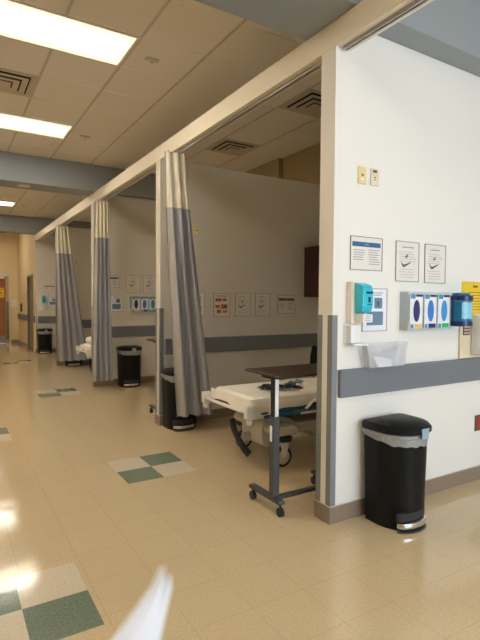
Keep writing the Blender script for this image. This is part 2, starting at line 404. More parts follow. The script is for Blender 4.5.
def make_vent():
    t = thing('air_vent', '', 'air vent')
    a = .29
    bm = B()
    for k, (s, z) in enumerate(((a, -.004), (.215, -.020), (.14, -.030))):
        # square louvre ring sloping inwards
        s2 = s-.054
        o_ = [(-s, -s), (s, -s), (s, s), (-s, s)]; i_ = [(-s2, -s2), (s2, -s2), (s2, s2), (-s2, s2)]
        rings = [[(p[0], p[1], z) for p in o_], [(p[0], p[1], z-.006) for p in o_], [(p[0], p[1], z-.002+(0 if k else -.004)) for p in i_], [(p[0], p[1], z+.003) for p in i_]]
        vs = [[bm.verts.new(p) for p in rg] for rg in rings]
        for q in range(4):
            A, Bq = vs[q], vs[(q+1) % 4]
            for i in range(4): bm.faces.new((A[i], A[(i+1) % 4], Bq[(i+1) % 4], Bq[i]))
    obj('louvres', bm, m_vent, t)
    bm = B(); box(bm, -a+.004, a-.004, -a+.004, a-.004, -.0035, -.0028); obj('backing', bm, m_dark, t)
    bm = B(); box(bm, -.07, .07, -.07, .07, -.040, -.034, .002); obj('centre_plate', bm, m_vent, t)
    return t
V0 = make_vent()
vents = [(1.454-1.5*g, row(2), 'square louvred air vent between the two lit corridor panels'),
         (3.283+g/2, row(0), 'square air vent over the stretcher bay, beside the white wall end'),
         (3.283+g/2, row(3), 'square air vent over the top of the dim partition, nearer the curtain')]
for i, (x, y, lb) in enumerate(vents):
    o = V0 if i == 0 else copy_tree(V0); o.location = (x, y, ZC); o['label'] = lb; o['group'] = 'square air vents in the ceiling'
def make_sprk():
    t = thing('sprinkler', '', 'sprinkler')
    bm = B(); box(bm, -.065, .065, -.03, .03, -.012, -.001, .005); obj('plate', bm, m_vent, t)
    bm = B(); lathe(bm, [(.001, -.034), (.014, -.034), (.014, -.028), (.006, -.026), (.006, -.0125), (.001, -.0125)], n=12); obj('head', bm, m_chrome, t)
    return t
S0 = make_sprk()
for i, (x, y, lb) in enumerate([(1.665, 4.33, 'small sprinkler plate on the tile beside the nearest lit panel'), (1.66, 6.80, 'small sprinkler plate on the tile beside the second lit panel'), (1.62, 12.46, 'small sprinkler plate on the far ceiling between the two beams')]):
    o = S0 if i == 0 else copy_tree(S0); o.location = (x, y, ZC); o['label'] = lb; o['group'] = 'sprinklers in the corridor ceiling'
t = thing('downlight', 'round unlit downlight set in the underside of the far grey beam', 'downlight', (1.09, 8.36, ZB))
bm = B(); lathe(bm, [(.075, -.0005), (.10, -.0005), (.095, -.008), (.075, -.008)], n=28); obj('trim_ring', bm, m_frame, t, True)
bm = B(); lathe(bm, [(.001, -.001), (.073, -.001), (.073, -.003), (.001, -.003)], n=24); obj('baffle', bm, m_dark, t)

# ------------------------------------------------------------------ wall things (facing -Y on the plane y)
def bars(bm, x0, x1, z0, z1, n, y, h=.3, ragged=True):
    dz = (z1-z0)/n
    for i in range(n):
        zc = z1-(i+.5)*dz; ww = (x1-x0); a = x0+ (random.uniform(0, .12)*ww if ragged else 0); b = x1-(random.uniform(0, .25)*ww if ragged else 0)
        box(bm, a, b, y-.0006, y, zc-dz*h/2, zc+dz*h/2)
def holder(t, w_, h_, m=m_border, back=m_paper, e=.005):
    bm = B(); W_ = w_/2; H_ = h_/2
    box(bm, -W_, W_, -.007, -.001, -H_, -H_+e); box(bm, -W_, W_, -.007, -.001, H_-e, H_); box(bm, -W_, -W_+e, -.007, -.001, -H_+e, H_-e); box(bm, W_-e, W_, -.007, -.001, -H_+e, H_-e)
    obj('holder', bm, m, t)
    bm = B(); box(bm, -W_+e, W_-e, -.004, -.001, -H_+e, H_-e); obj('paper', bm, back, t)
def sign_band(x0, x1, z0, z1, y, label, group=None, band=m_blue):
    t = thing('wall_sign', label, 'sign', ((x0+x1)/2, y, (z0+z1)/2), group=group); w_ = x1-x0; h_ = z1-z0
    holder(t, w_, h_)
    bm = B(); box(bm, -w_*.44, w_*.44, -.0048, -.0041, h_*.20, h_*.34); obj('title_band', bm, band, t)
    bm = B(); bars(bm, -w_*.42, -w_*.06, -h_*.22, h_*.13, 5, -.0041); bars(bm, w_*.04, w_*.42, -h_*.34, h_*.15, 7, -.0041); box(bm, -.02, .02, -.0056, -.0049, h_*.25, h_*.29); obj('text_lines', bm, m_text, t)
    return t
def sign_check(x0, x1, z0, z1, y, label, group=None):
    t = thing('wall_sign', label, 'sign', ((x0+x1)/2, y, (z0+z1)/2), group=group); w_ = x1-x0; h_ = z1-z0
    holder(t, w_, h_)
    bm = B(); bars(bm, -w_*.25, w_*.28, h_*.33, h_*.38, 1, -.0041, .5); bars(bm, -w_*.38, w_*.38, -h_*.02, h_*.27, 5, -.0041, .16); bars(bm, -w_*.38, w_*.36, -h_*.42, -h_*.16, 4, -.0041, .14); obj('text_lines', bm, m_text, t)
    bm = B(); prism(bm, [(-w_*.28, h_*.0), (-w_*.17, -h_*.08), (w_*.16, h_*.0), (w_*.12, -h_*.035), (-w_*.16, -h_*.15), (-w_*.24, -h_*.10)], 'Y', -.0052, -.0043)
    prism(bm, [(-w_*.10, h_*.13), (w_*.02, h_*.19), (0, h_*.12), (-w_*.08, h_*.08)], 'Y', -.0052, -.0043); obj('check_drawing', bm, m_textd, t)
    return t
def sign_slate(x0, x1, z0, z1, y, label, group=None):
    t = thing('wall_sign', label, 'sign', ((x0+x1)/2, y, (z0+z1)/2), group=group); w_ = x1-x0; h_ = z1-z0
    holder(t, w_, h_, m_slate if False else m_border, m_paperw, .004)
    bm = B(); box(bm, w_*-.02, w_*.30, -.0048, -.0041, h_*.03, h_*.28); box(bm, -w_*.32, w_*.34, -.0048, -.0041, -h_*.36, -h_*.04); obj('picture', bm, m_slate, t)
    bm = B(); bars(bm, -w_*.2, w_*.4, h_*.32, h_*.42, 2, -.0041); box(bm, w_*.08, w_*.18, -.0056, -.0049, h_*.08, h_*.2); obj('text_lines', bm, m_textd, t)
    return t
# near white wall
sign_band(2.289, 2.589, 1.675, 1.900, Y1, 'framed notice with dark blue title band, upper left of the white wall')
sign_check(2.724, 2.971, 1.610, 1.897, Y1, 'grey framed instruction sheet with check mark, left of the pair over the glove boxes')
sign_check(3.034, 3.276, 1.606, 1.895, Y1, 'grey framed instruction sheet with check mark, right of the pair over the glove boxes')
sign_slate(2.406, 2.644, 1.262, 1.556, Y1, 'white framed sheet with slate blue picture half hidden by the teal sanitizer dispenser')
t = thing('wall_sign', 'bright yellow sheet at the right edge behind the blue wipes tub', 'sign', (3.66, Y1, 1.475))
bm = B(); box(bm, -.17, .17, -.004, -.001, -.20, .155); obj('paper', bm, m_yellow, t)
bm = B(); bars(bm, -.10, .12, -.08, .08, 7, -.0042, .22); box(bm, -.03, .03, -.0052, -.0042, .11, .125); obj('text_lines', bm, m_brownp, t)
# second partition
sign_slate(2.47, 2.716, 1.280, 1.562, Y2, 'white sheet beside the nearest curtain on the dim partition')
t = thing('wall_sign', 'framed poster with orange and brown pictures on the dim partition', 'sign', (2.962, Y2, 1.413)); holder(t, .236, .295)
bm = B()
for (a, b, c, e_) in ((-.09, .0, .045, .085), (.015, .07, .05, .085), (-.09, -.03, -.035, .0), (-.01, .08, -.045, .01), (-.07, -.01, -.10, -.055), (.015, .08, -.095, -.065)): box(bm, a, b, -.0048, -.0041, c, e_)
obj('picture', bm, m_orange, t)
bm = B(); box(bm, -.07, .07, -.0048, -.0041, .11, .118); obj('title', bm, m_textd, t)
bm = B(); box(bm, .03, .07, -.0056, -.0049, -.03, .0); obj('dark_picture', bm, m_textd, t)
sign_check(3.156, 3.384, 1.270, 1.567, Y2, 'check mark instruction sheet on the dim partition, next to the orange poster')
sign_check(3.458, 3.692, 1.270, 1.570, Y2, 'check mark instruction sheet on the dim partition, next to the wide dark banded notice')
sign_band(3.818, 4.110, 1.300, 1.548, Y2, 'wide notice with dark band on the dim partition beside the maroon cabinet', band=m_textd)
# third partition
sign_band(2.31, 2.579, 1.680, 1.896, Y3, 'banded notice beside the middle curtain, above the picture sheet')
sign_check(2.703, 2.955, 1.600, 1.906, Y3, 'check mark sheet left of two above the glove boxes in the third bay')
sign_check(3.011, 3.256, 1.600, 1.910, Y3, 'check mark sheet right of two above the glove boxes in the third bay')
sign_slate(2.420, 2.640, 1.275, 1.556, Y3, 'white sheet with slate picture above the bin beside the middle curtain')
# last partition
sign_band(2.36, 2.66, 1.69, 1.89, Y5, 'small banded notice over the dispenser on the farthest partition')
sign_slate(2.46, 2.70, 1.30, 1.56, Y5, 'dark blue sheet right of the dispenser on the farthest partition')
# light switches and outlets
def plate(x, z, y, label, m, w_=.074, h_=.115, hole=m_textd, style=0):
    t = thing('switch_plate', label, 'wall plate', (x, y, z))
    bm = B(); box(bm, -w_/2, w_/2, -.008, -.001, -h_/2, h_/2, .002); obj('plate', bm, m, t)
    bm = B()
    if style == 0: box(bm, -.008, .008, -.012, -.0085, -.006, .006, .001)
    else:
        box(bm, -.018, .014, -.014, -.0085, .028, .046, .002)
        for q in (-.004, -.022): box(bm, -.006, .006, -.0100, -.0085, q-.004, q+.004)
    obj('toggle' if style == 0 else 'socket', bm, hole, t)
    bm = B(); box(bm, -.012, .012, -.0095, -.0085, -.035, -.018, .0005); obj('insert', bm, m_wplastic, t)
    return t
plate(2.385, 2.305, Y1, 'ivory wall plate with one dark hole, left of two high on the white wall', m_ivory)
plate(2.502, 2.307, Y1, 'ivory wall plate with black clip on top, right of two high on the white wall', m_beige, style=1)
plate(2.611, 2.312, Y2, 'ivory wall plate high on the dim partition beside the nearest curtain', m_ivory)
plate(2.55, 2.312, Y4, 'ivory wall plate high on the partition behind the far curtain', m_ivory)
t = thing('wall_outlet', 'red power outlet low on the white wall at the right edge', 'outlet', (3.745, Y1, .475))
bm = B(); box(bm, -.045, .045, -.008, -.001, -.065, .065, .002); obj('plate', bm, m_brownp, t)
bm = B(); box(bm, -.022, .022, -.0125, -.0085, .008, .045, .002); obj('socket', bm, m_red, t)
bm = B(); box(bm, -.022, .022, -.0125, -.0085, -.045, -.008, .002); obj('socket', bm, m_red, t)

# sanitizer dispenser
def make_disp(y, label, x=2.264):
    t = thing('sanitizer_dispenser', label, 'sanitizer dispenser', (x, y, 1.19))
    bm = B(); box(bm, .0, .100, -.050, -.001, .13, .405, .006); obj('back_plate', bm, m_disp, t)
    bm = B(); prism(bm, [(-.0, 0), (-.060, .015), (-.075, .05), (-.075, .155), (-.060, .185), (0, .205)], 'X', .024, .118, .006)
    o = obj('cartridge', bm, m_teal, t); o.location = (0, -.0515, .195)
    bm = B(); box(bm, .052, .110, -.1295, -.1272, .325, .340); box(bm, .072, .090, -.1295, -.1272, .270, .305); box(bm, .062, .097, -.1295, -.1272, .254, .260); obj('print', bm, m_navy, t)
    bm = B(); box(bm, .030, .116, -.125, -.051, .140, .192, .004); obj('push_bar', bm, m_wplastic, t)
    bm = B(); bars(bm, .045, .11, .148, .185, 3, -.1255, .3); obj('label_print', bm, m_text, t)
    bm = B(); box(bm, -.02, .10, -.012, -.001, -.004, .128, .003); box(bm, -.01, .075, -.06, -.0125, .002, .120, .006); box(bm, -.02, .105, -.10, -.0125, -.010, .001, .003); obj('drip_tray', bm, m_wplastic, t)
    return t
make_disp(Y1, 'teal and beige hand sanitizer dispenser on the near white wall')
make_disp(Y5, 'distant teal and white sanitizer dispenser above the farthest bin')

# clear tray on the rail
t = thing('wall_tray', 'clear acrylic tray standing over the grey rail below the dispenser', 'tray', (2.575, Y1, 1.021))
bm = B()
prism(bm, [(-.165, .002), (.165, .002), (.205, .175), (.115, .155), (.06, .115), (-.04, .11), (-.085, .15), (-.195, .165)], 'Y', -.085, -.082); obj('front_panel', bm, m_clear, t)
bm = B(); prism(bm, [(-.165, .002), (.165, .002), (.200, .165), (-.200, .165)], 'Y', -.035, -.032); obj('back_panel', bm, m_clear, t)
bm = B(); 
for s in (-1, 1): loft(bm, [[(s*.165, -.081, .003), (s*.165, -.036, .003), (s*.198, -.036, .165), (s*.198, -.081, .165)], [(s*.162, -.081, .003), (s*.162, -.036, .003), (s*.195, -.036, .165), (s*.195, -.081, .165)]])
box(bm, -.162, .162, -.081, -.036, .001, .004); obj('side_panels', bm, m_clearb, t)
t2 = thing('card_packet', 'small white packets lying inside the clear tray', 'packets', (2.555, Y1-.063, 1.027))
bm = B(); loft(bm, [[(-.07, -.02, .0), (.06, -.02, 0), (.06, -.017, 0), (-.07, -.017, 0)], [(-.09, .01, .07), (.03, .01, .055), (.03, .013, .055), (-.09, .013, .07)]]); obj('packet', bm, m_paperw, t2)
bm = B(); loft(bm, [[(-.02, -.005, .0), (.08, -.005, 0), (.08, -.002, 0), (-.02, -.002, 0)], [(.0, .02, .05), (.10, .02, .04), (.10, .023, .04), (.0, .023, .05)]]); obj('packet', bm, m_boxw, t2)

# glove box holders
def ellipse_plate(bm, cx, cz, rx, rz, y0, y1, n=24):
    pts = [(cx+rx*math.cos(2*PI*i/n), cz+rz*math.sin(2*PI*i/n)) for i in range(n)]
    prism(bm, pts, 'Y', y0, y1)
def glove_set(x0, y, tagtxt, full=True):
    t = thing('glove_holder', 'clear wall rack holding three glove boxes '+tagtxt, 'glove rack', (x0, y, 1.262), group='glove racks')
    Wd = .475
    bm = B(); box(bm, 0, Wd, -.004, -.001, 0, .275); obj('back_panel', bm, m_clearb, t)
    bm = B(); box(bm, 0, Wd, -.080, -.0045, 0, .004); box(bm, 0, Wd, -.080, -.077, .0045, .016); box(bm, 0, Wd, -.080, -.077, .255, .275)
    for q in (0, .015, .168, .321, Wd-.003): box(bm, q, q+.003, -.0765, -.0045, .0045, .275)
    obj('rack', bm, m_clearb, t)
    bm = B(); box(bm, .004, .0145, -.07, -.006, .006, .07, .001); obj('folded_insert', bm, m_lorange, t)
    for k, (a, gm, lm, nm) in enumerate(((.024, m_gl1, m_lorange, 'navy'), (.178, m_gl2, m_navy, 'bright blue'), (.331, m_gl3, m_lgreen, 'sky blue'))):
        w_ = .134
        b_ = thing('glove_box', 'white and blue glove box with %s oval opening, %s' % (nm, tagtxt), 'glove box', (x0+a, y-.006, 1.2665), group='glove boxes in wall racks')
        bm = B(); box(bm, 0, w_, -.068, -.002, 0, .262, .002); obj('carton', bm, m_boxw, b_)
        bm = B(); ellipse_plate(bm, w_/2, .135, .034, .078, -.0705, -.0685); obj('opening', bm, gm, b_)
        bm = B(); box(bm, .004, .052, -.0697, -.0683, .222, .255); obj('printed_band', bm, m_boxb, b_)
        bm = B(); box(bm, .060, w_-.006, -.0697, -.0683, .236, .255); obj('printed_band', bm, m_navy, b_)
        bm = B(); box(bm, .004, .035, -.0697, -.0683, .008, .04); obj('corner_label', bm, m_boxb, b_)
        bm = B(); box(bm, .045, w_-.01, -.0699, -.0683, .004, .042); obj('size_label', bm, lm, b_)
    return t
glove_set(2.778, Y1, 'on the near white wall')
glove_set(2.768, Y3, 'in the third bay')

# wipes tub in a bracket
t = thing('wipes_tub', 'blue wipes tub with dark lid in a bracket beside the glove boxes', 'wipes tub', (3.345, Y1-.095, 1.285)); t.scale = (.76, .76, .95)
bm = B(); lathe(bm, [(.001, 0), (.098, 0), (.104, .008), (.104, .045), (.104, .045), (.100, .05), (.100, .20), (.001, .20)], n=32); obj('body', bm, m_tub, t, True)
bm = B()
n_ = 12; rgs = []
for z in (.06, .19): rgs.append([(.1015*math.cos(-PI*.78+PI*.62*i/n_), .1015*math.sin(-PI*.78+PI*.62*i/n_), z) for i in range(n_+1)])
loft(bm, rgs, False, 0, False); obj('label', bm, m_tubl, t)
bm = B(); lathe(bm, [(.101, .202), (.110, .202), (.112, .212), (.112, .235), (.106, .242), (.001, .242)], n=32); obj('lid', bm, m_navy, t, True)
bm = B(); lathe(bm, [(.001, .243), (.085, .243), (.080, .262), (.03, .268), (.001, .268)], n=24); obj('cap', bm, m_tub, t, True)
bm = B(); lathe(bm, [(.1045, .005), (.110, .005), (.110, .040), (.1045, .040)], n=32); box(bm, -.05, .05, .1105, .123, .0, .20, .002); obj('bracket', bm, m_navy, t)

# right-edge panels
t = thing('wall_box', 'beige wall box with brown square window beside the wipes tub', 'wall box', (3.60, Y1, 1.021))
bm = B(); box(bm, -.14, .16, -.02, -.001, .0, .30, .004); obj('casing', bm, m_beige, t)
bm = B(); box(bm, -.112, -.025, -.026, -.0205, .185, .265, .002); obj('window', bm, m_brownp, t)
bm = B()
for k in range(3): box(bm, -.105, -.032, -.0275, -.0263, .195+k*.025, .207+k*.025)
obj('window_slats', bm, m_baseline, t)
t = thing('soap_dispenser', 'white soap dispenser at the right edge of the white wall', 'soap dispenser', (3.665, Y1, 1.045))
bm = B(); prism(bm, [(-.022, 0), (-.12, .01), (-.135, .10), (-.125, .26), (-.10, .315), (-.022, .335)], 'X', -.075, .085, .012); obj('casing', bm, m_wplastic, t, True)
bm = B(); box(bm, -.04, .05, -.150, -.137, .10, .16, .005); obj('push_lever', bm, m_shroud, t)

# ------------------------------------------------------------------ step bins
def dshape(w_, dp, n=16):
    """D outline: flat back at y=0, rounded front toward -y"""
    pts = [(w_/2-.02, 0), (w_/2, -.02)]
    y0 = -dp*.42
    for i in range(n+1):
        a = PI*i/n; pts.append((w_/2*math.cos(a), y0-(dp+y0)*math.sin(a)))
    pts += [(-w_/2, -.02), (-w_/2+.02, 0)]
    return pts
def ring(w_, dp, z, off=0): return [(x, y+off, z) for x, y in dshape(w_, dp)]
def make_bin(hh=.665):
    t = thing('step_bin', '', 'trash bin')
    bm = B(); loft(bm, [ring(.350, .300, .0, -.012), ring(.354, .304, .02, -.010), ring(.362, .312, .25, -.007), ring(.376, .326, hh-.055, -.001)]); obj('body', bm, m_black, t, True)
    bm = B(); R = []
    random.seed(3)
    for z, e_ in ((hh-.088, .003), (hh-.080, .008), (hh-.07, .013), (hh-.05, .012), (hh-.046, -.02)):
        rg = ring(.374+e_*2, .325+e_*2, z, 0)
        R.append([(x, min(y+e_, .004)+0, z+(random.uniform(-.012, .008) if e_ == .003 else random.uniform(-.004, .004))) for x, y, z in rg])
    # sagging lower hem at the front
    R[0] = [(x, y, z-.035*max(0, -y/.3)*1.0) for x, y, z in R[0]]
    loft(bm, R, False); obj('liner', bm, m_liner, t)
    bm = B(); loft(bm, [ring(.392, .346, hh-.045, .004), ring(.408, .362, hh-.035, .006), ring(.408, .362, hh-.012, .006), ring(.384, .336, hh+.006, .0), ring(.25, .20, hh+.022, -.045), ring(.06, .05, hh+.024, -.12)]); lid = obj('lid', bm, m_black, t, True)
    bm = B(); prism(bm, [(-.035, .022), (.035, .020), (.030, -.045), (-.030, -.043)], 'Y', -.3615, -.3585); 
    o = obj('lid_latch', bm, m_tape, lid); o.location = (.0, .0, hh-.022)
    # pedal recess and pedal
    bm = B(); n = 14
    o_ = [(-.03+(.13)*math.cos(PI+PI*i/n), -.282+.062*math.sin(PI+PI*i/n)) for i in range(n+1)]; i_ = o_
    prism(bm, o_+[((x+.03)*.74-.03, -.282+(y+.282)*.45) for x, y in reversed(o_)], 'Z', .028, .062, .004); obj('pedal', bm, m_chrome, t, True)
    bm = B(); prism(bm, [(x, y-.004) for x, y in o_], 'Z', .001, .010); obj('foot_plate', bm, m_steel, t)
    bm = B(); prism(bm, [(-.03+.135*math.cos(PI+PI*i/n), -.275+.045*math.sin(PI+PI*i/n)) for i in range(n+1)], 'Z', .068, .120, .004); obj('pedal_hood', bm, m_blackr, t)
    return t
b0 = make_bin()
bins = [(2.590, Y1-.026, 0, 'black step bin with clear liner and chrome pedal against the near white wall'),
        (2.335, Y2-.028, 0, 'black step bin half covered by the nearest grey curtain'),
        (2.715, Y3-.028, 0, 'black step bin against the partition right of the middle curtain'),
        (2.47, Y4-.028, 0, 'black step bin mostly hidden behind the far curtain'),
        (2.345, Y5-.028, 0, 'farthest black step bin below the distant sanitizer dispenser')]
for i, (x, y, rz, lb) in enumerate(bins):
    o = b0 if i == 0 else copy_tree(b0); o.location = (x, y, 0); o.rotation_euler.z = rz; o['label'] = lb; o['group'] = 'black step bins along the bays'

# ------------------------------------------------------------------ curtains
def curtain(label, top, bot, Y, zb, folds, seed, ztop=3.045, zm=2.47, amp=(.03, .04), ybot=0, side=.0):
    """pleated curtain: top/bot = (x left, x right); hangs in the plane y=Y"""
    rnd = random.Random(seed)
    t = thing('privacy_curtain', label, 'curtain', (0, Y, 0), group='grey privacy curtains')
    ph = [rnd.uniform(-.5, .5) for _ in range(40)]; N = folds*14; LV = 16
    def P(s, v, th=0):
        # v 0 top .. 1 bottom
        z = ztop+(zb-ztop)*v
        e_ = v**1.15
        x0 = top[0]+(bot[0]-top[0])*e_; x1 = top[1]+(bot[1]-top[1])*e_
        q = s*folds; k = int(q); ss = s+.010*math.sin(q*2*PI+ph[k % 40]*3)
        a = amp[0]+(amp[1]-amp[0])*v
        wv = math.sin(q*2*PI+ph[(k+3) % 40]*.6+.5*math.sin(v*3+ph[k % 40]*4))
        wv = math.copysign(abs(wv)**.7, wv)
        yy = a*wv*(1+.35*ph[(k+1) % 40])+ybot*v+.012*math.sin(v*5+s*7)
        return (x0+(x1-x0)*ss, yy+th, z)
    def sheet(v0, v1, lv, s0=0, s1=1, off=0):
        bm = B(); rings = []
        n0 = int(N*(s1-s0))
        for i in range(lv+1):
            v = v0+(v1-v0)*i/lv
            fr = [P(s0+(s1-s0)*j/n0, v, off) for j in range(n0+1)]
            bk = [(p[0], p[1]+.004, p[2]) for p in reversed(fr)]
            rings.append(fr+bk)
        loft(bm, rings, True)
        return bm
    vm = (ztop-zm)/(ztop-zb)
    obj('mesh_panel', sheet(0, vm-.001, 6), m_net, t, True)
    obj('fabric_panel', sheet(vm, 1, LV), m_curt, t, True)
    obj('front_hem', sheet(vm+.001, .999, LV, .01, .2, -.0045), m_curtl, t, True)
    bm = sheet(vm-.006, vm+.004, 1, 0, 1, -.0052); obj('seam', bm, m_net, t, True)
    bm = B()
    for k in range(folds):
        p = P((k+.5)/folds, 0)
        cyl(bm, (p[0], 0, ztop-.01), (p[0], 0, ztop+.018), .004, n=6)
    obj('hooks', bm, m_chrome, t)
    return t
curtain('nearest grey curtain, bunched before the dim partition and draped over a bin', (2.010, 2.262), (2.155, 2.565), 4.86, .19, 3, 5, amp=(.016, .048))
curtain('middle grey curtain hanging straight beside the third bay opening', (2.055, 2.270), (1.985, 2.330), 7.80, .17, 4, 11, amp=(.018, .042))
curtain('far grey curtain flaring to the right over a hidden bin', (2.04, 2.30), (2.01, 2.70), 10.90, .15, 4, 23, amp=(.018, .052))

# ------------------------------------------------------------------ overbed tables
def caster(parent, x, y, rr=.031):
    c = obj('caster', (lambda bm: (cyl(bm, (x-.013, y, rr+.001), (x-.004, y, rr+.001), rr, n=20), cyl(bm, (x+.004, y, rr+.001), (x+.013, y, rr+.001), rr, n=20), box(bm, x-.003, x+.003, y-.012, y+.012, rr, rr*2+.012), cyl(bm, (x, y, rr*2+.012), (x, y, rr*2+.022), .008), bm)[-1])(B()), m_blackr, parent, True)
    return c
def make_table():
    t = thing('overbed_table', '', 'overbed table')
    bm = B(); box(bm, -.028, .028, -.192, .192, .086, .114, .008); obj('foot_bar', bm, m_steel, t)
    bm = B(); box(bm, .56, .61, -.192, .192, .086, .114, .008); obj('foot_bar', bm, m_steel, t)
    bm = B(); box(bm, .0285, .5595, -.112, -.068, .088, .112, .004); obj('cross_bar', bm, m_steel, t)
    for x in (0, .585):
        for y in (-.172, .172): caster(t, x, y, .031)
    bm = B(); box(bm, -.022, .030, -.118, -.062, .1145, .670, .006); obj('column', bm, m_steel, t)
    bm = B(); box(bm, -.006, .026, -.108, -.072, .6705, .930, .004); obj('inner_post', bm, m_wplastic, t)
    bm = B(); box(bm, -.028, -.0225, -.100, -.076, .50, .61, .002); obj('label_strip', bm, m_paperw, t)
    bm = B(); box(bm, -.018, -.0065, -.110, -.070, .6705, .930, .002); obj('post_edge', bm, m_blackr, t)
    bm = B(); box(bm, -.03, .40, -.12, .03, .9305, .948, .004); obj('top_support', bm, m_blackr, t)
    bm = B(); box(bm, -.055, .72, -.215, .215, .9485, .968, .009, seg=3); obj('table_top', bm, m_top, t)
    return t
T0 = make_table(); T0.location = (1.930, 2.805, 0); T0['label'] = 'overbed table with dark top and grey column in front of the stretcher'
T1 = copy_tree(T0); T1.location = (2.285, 5.80, 0); T1['label'] = 'overbed table behind the second post, only its top corner and caster showing'
for o in (T0, T1): o['group'] = 'wheeled overbed tables'

# ------------------------------------------------------------------ stretchers
def make_stretcher():
    """foot end at x=0, head toward +x; width in y from -.36 to .36"""
    t = thing('stretcher', '', 'stretcher')
    # mattress under a loose sheet
    bm = B(); nx, ny = 40, 20; Lm, Wm = 2.0, .335
    rnd = random.Random(2)
    rings = []
    def sect(x, e_):
        pts = []; zt = .645; zb = .545
        prof = [(-Wm-.012, zb), (-Wm-.014, zb+.05), (-Wm-.004, zt-.016), (-Wm+.02, zt-.003)]
        for y, z in prof: pts.append((x, y*e_[0]+0, .545+(z-.545)*e_[1]))
        for i in range(1, 12): pts.append((x, (-Wm+.02+(2*Wm-.04)*i/12)*e_[0], .545+(zt-.545)*e_[1]+.004*math.sin(i*1.7+x*9)*e_[1]))
        for y, z in reversed(prof): pts.append((x, -y*e_[0], .545+(z-.545)*e_[1]))
        return pts
    for i in range(nx+1):
        x = .0+Lm*i/nx
        ez = 1 if 0 < i < nx else .45
        rings.append(sect(x+(.014 if i == 1 else 0)-(.012 if i == nx else 0)-(.018 if i == 1 else 0), (1 if 0 < i < nx else .97, ez)))
    loft(bm, rings, True); mt = obj('mattress', bm, m_sheet, t, True)
    # sheet hanging at the near corner and over the foot end
    bm = B()
    def drape(pts_top, drop, out, n=22, wave=.010):
        rings = []
        P0, P1 = Vector(pts_top[0]), Vector(pts_top[1]); o_ = Vector(out)
        for lv in range(6):
            v = lv/5; rg = []
            for i in range(n+1):
                s = i/n; dz = drop(s)*v
                p = P0.lerp(P1, s)+o_*(.004+.010*v+wave*v*math.sin(s*17+v))-Vector((0, 0, dz)); rg.append(tuple(p))
            rings.append(rg+[tuple(Vector(q)-o_*.003) for q in reversed(rg)])
        loft(bm, rings, True)
    drape([(-.006, -.349, .633), (.62, -.349, .633)], lambda s: .10+.065*max(0, min(1, (.42-s)/.2)), (0, -1, 0))
    drape([(-.008, -.345, .633), (-.008, .345, .633)], lambda s: .09+.015*math.sin(s*7), (-1, 0, 0))
    obj('hanging_sheet', bm, m_sheet, mt, True)
    # deck frame
    bm = B(); box(bm, .02, 2.0, -.30, .30, .505, .528, .006); obj('deck', bm, m_steel, t)
    bm = B(); tube(bm, [(.03, -.345, .505), (1.0, -.345, .505), (2.0, -.345, .505)], .014); tube(bm, [(.03, .345, .505), (2.0, .345, .505)], .014); obj('side_tube', bm, m_bedblue, t, True)
    bm = B(); box(bm, .12, 1.0, -.372, -.361, .462, .492, .005); box(bm, .12, 1.0, .361, .372, .462, .492, .005); obj('blue_rail', bm, m_bedblue, t)
    # foot-end cross bar and corner bumpers
    bm = B(); tube(bm, [(-.050, -.36, .535), (-.062, -.18, .535), (-.062, .18, .535), (-.050, .36, .535)], .015); obj('end_bar', bm, m_bedw, t, True)
    for s in (-1, 1):
        bm = B(); prism(bm, [(-.085, .49), (-.03, .475), (.03, .49), (.035, .56), (.0, .592), (-.085, .592)], 'Y', s*.415-.0 if s < 0 else .362, s*.362 if s < 0 else .415, .010)
        c = obj('corner_bumper', bm, m_bedw, t, True)
        bm = B(); cyl(bm, (-.045, s*.39, .445), (-.045, s*.39, .480), .027, n=18); cyl(bm, (-.045, s*.39, .438), (-.045, s*.39, .4448), .020, n=18); obj('roller', bm, m_bedw, c, True)
    # folded side rails
    for s in (-1, 1):
        bm = B(); tube(bm, [(.55, s*.395, .51), (.64, s*.395, .575), (.78, s*.395, .60), (1.45, s*.395, .60), (1.6, s*.395, .575), (1.68, s*.395, .51)], .012)
        for xx in (.85, 1.12, 1.4): cyl(bm, (xx, s*.395, .59), (xx-.05, s*.395, .47), .008, n=8)
        tube(bm, [(.50, s*.395, .475), (1.72, s*.395, .475)], .011)
        obj('side_rail', bm, m_blackr if s > 0 else m_bedw, t, True)
        bm = B(); prism(bm, [(.72, .545), (.82, .572), (1.45, .574), (1.45, .545), (1.0, .535), (.80, .515)], 'Y', s*.384, s*.376, .003); obj('rail_panel', bm, m_blackr, t)
    # lift columns
    for xx in (.62, 1.5):
        bm = B(); cyl(bm, (xx, 0, .36), (xx, 0, .504), .055, n=20); cyl(bm, (xx, 0, .36), (xx, 0, .42), .075, n=20); obj('lift_column', bm, m_steel, t, True)
    # base shroud: boxy moulded hood with raised ends
    bm = B()
    pts = [(.24, .42), (.225, .30), (.24, .17), (.29, .135), (.34, .16), (.44, .235), (.80, .225), (.84, .165), (.98, .165), (1.02, .225), (1.66, .235), (1.76, .15), (1.95, .20), (1.98, .36), (1.94, .38), (1.6, .385), (1.5, .33), (.62, .33), (.54, .385), (.40, .43)]
    prism(bm, pts, 'Y', -.175, .175, .016); sh = obj('base_shroud', bm, m_shroud, t, True)
    for a_, b_ in ((.26, .48), (1.58, 1.80)):
        bm = B(); prism(bm, [(a_, .285), (b_, .285), (b_+.01, .33), (b_-.03, .37), (a_+.03, .37), (a_-.01, .33)], 'Y', -.375, .375, .012); obj('end_cover', bm, m_shroud, sh, True)
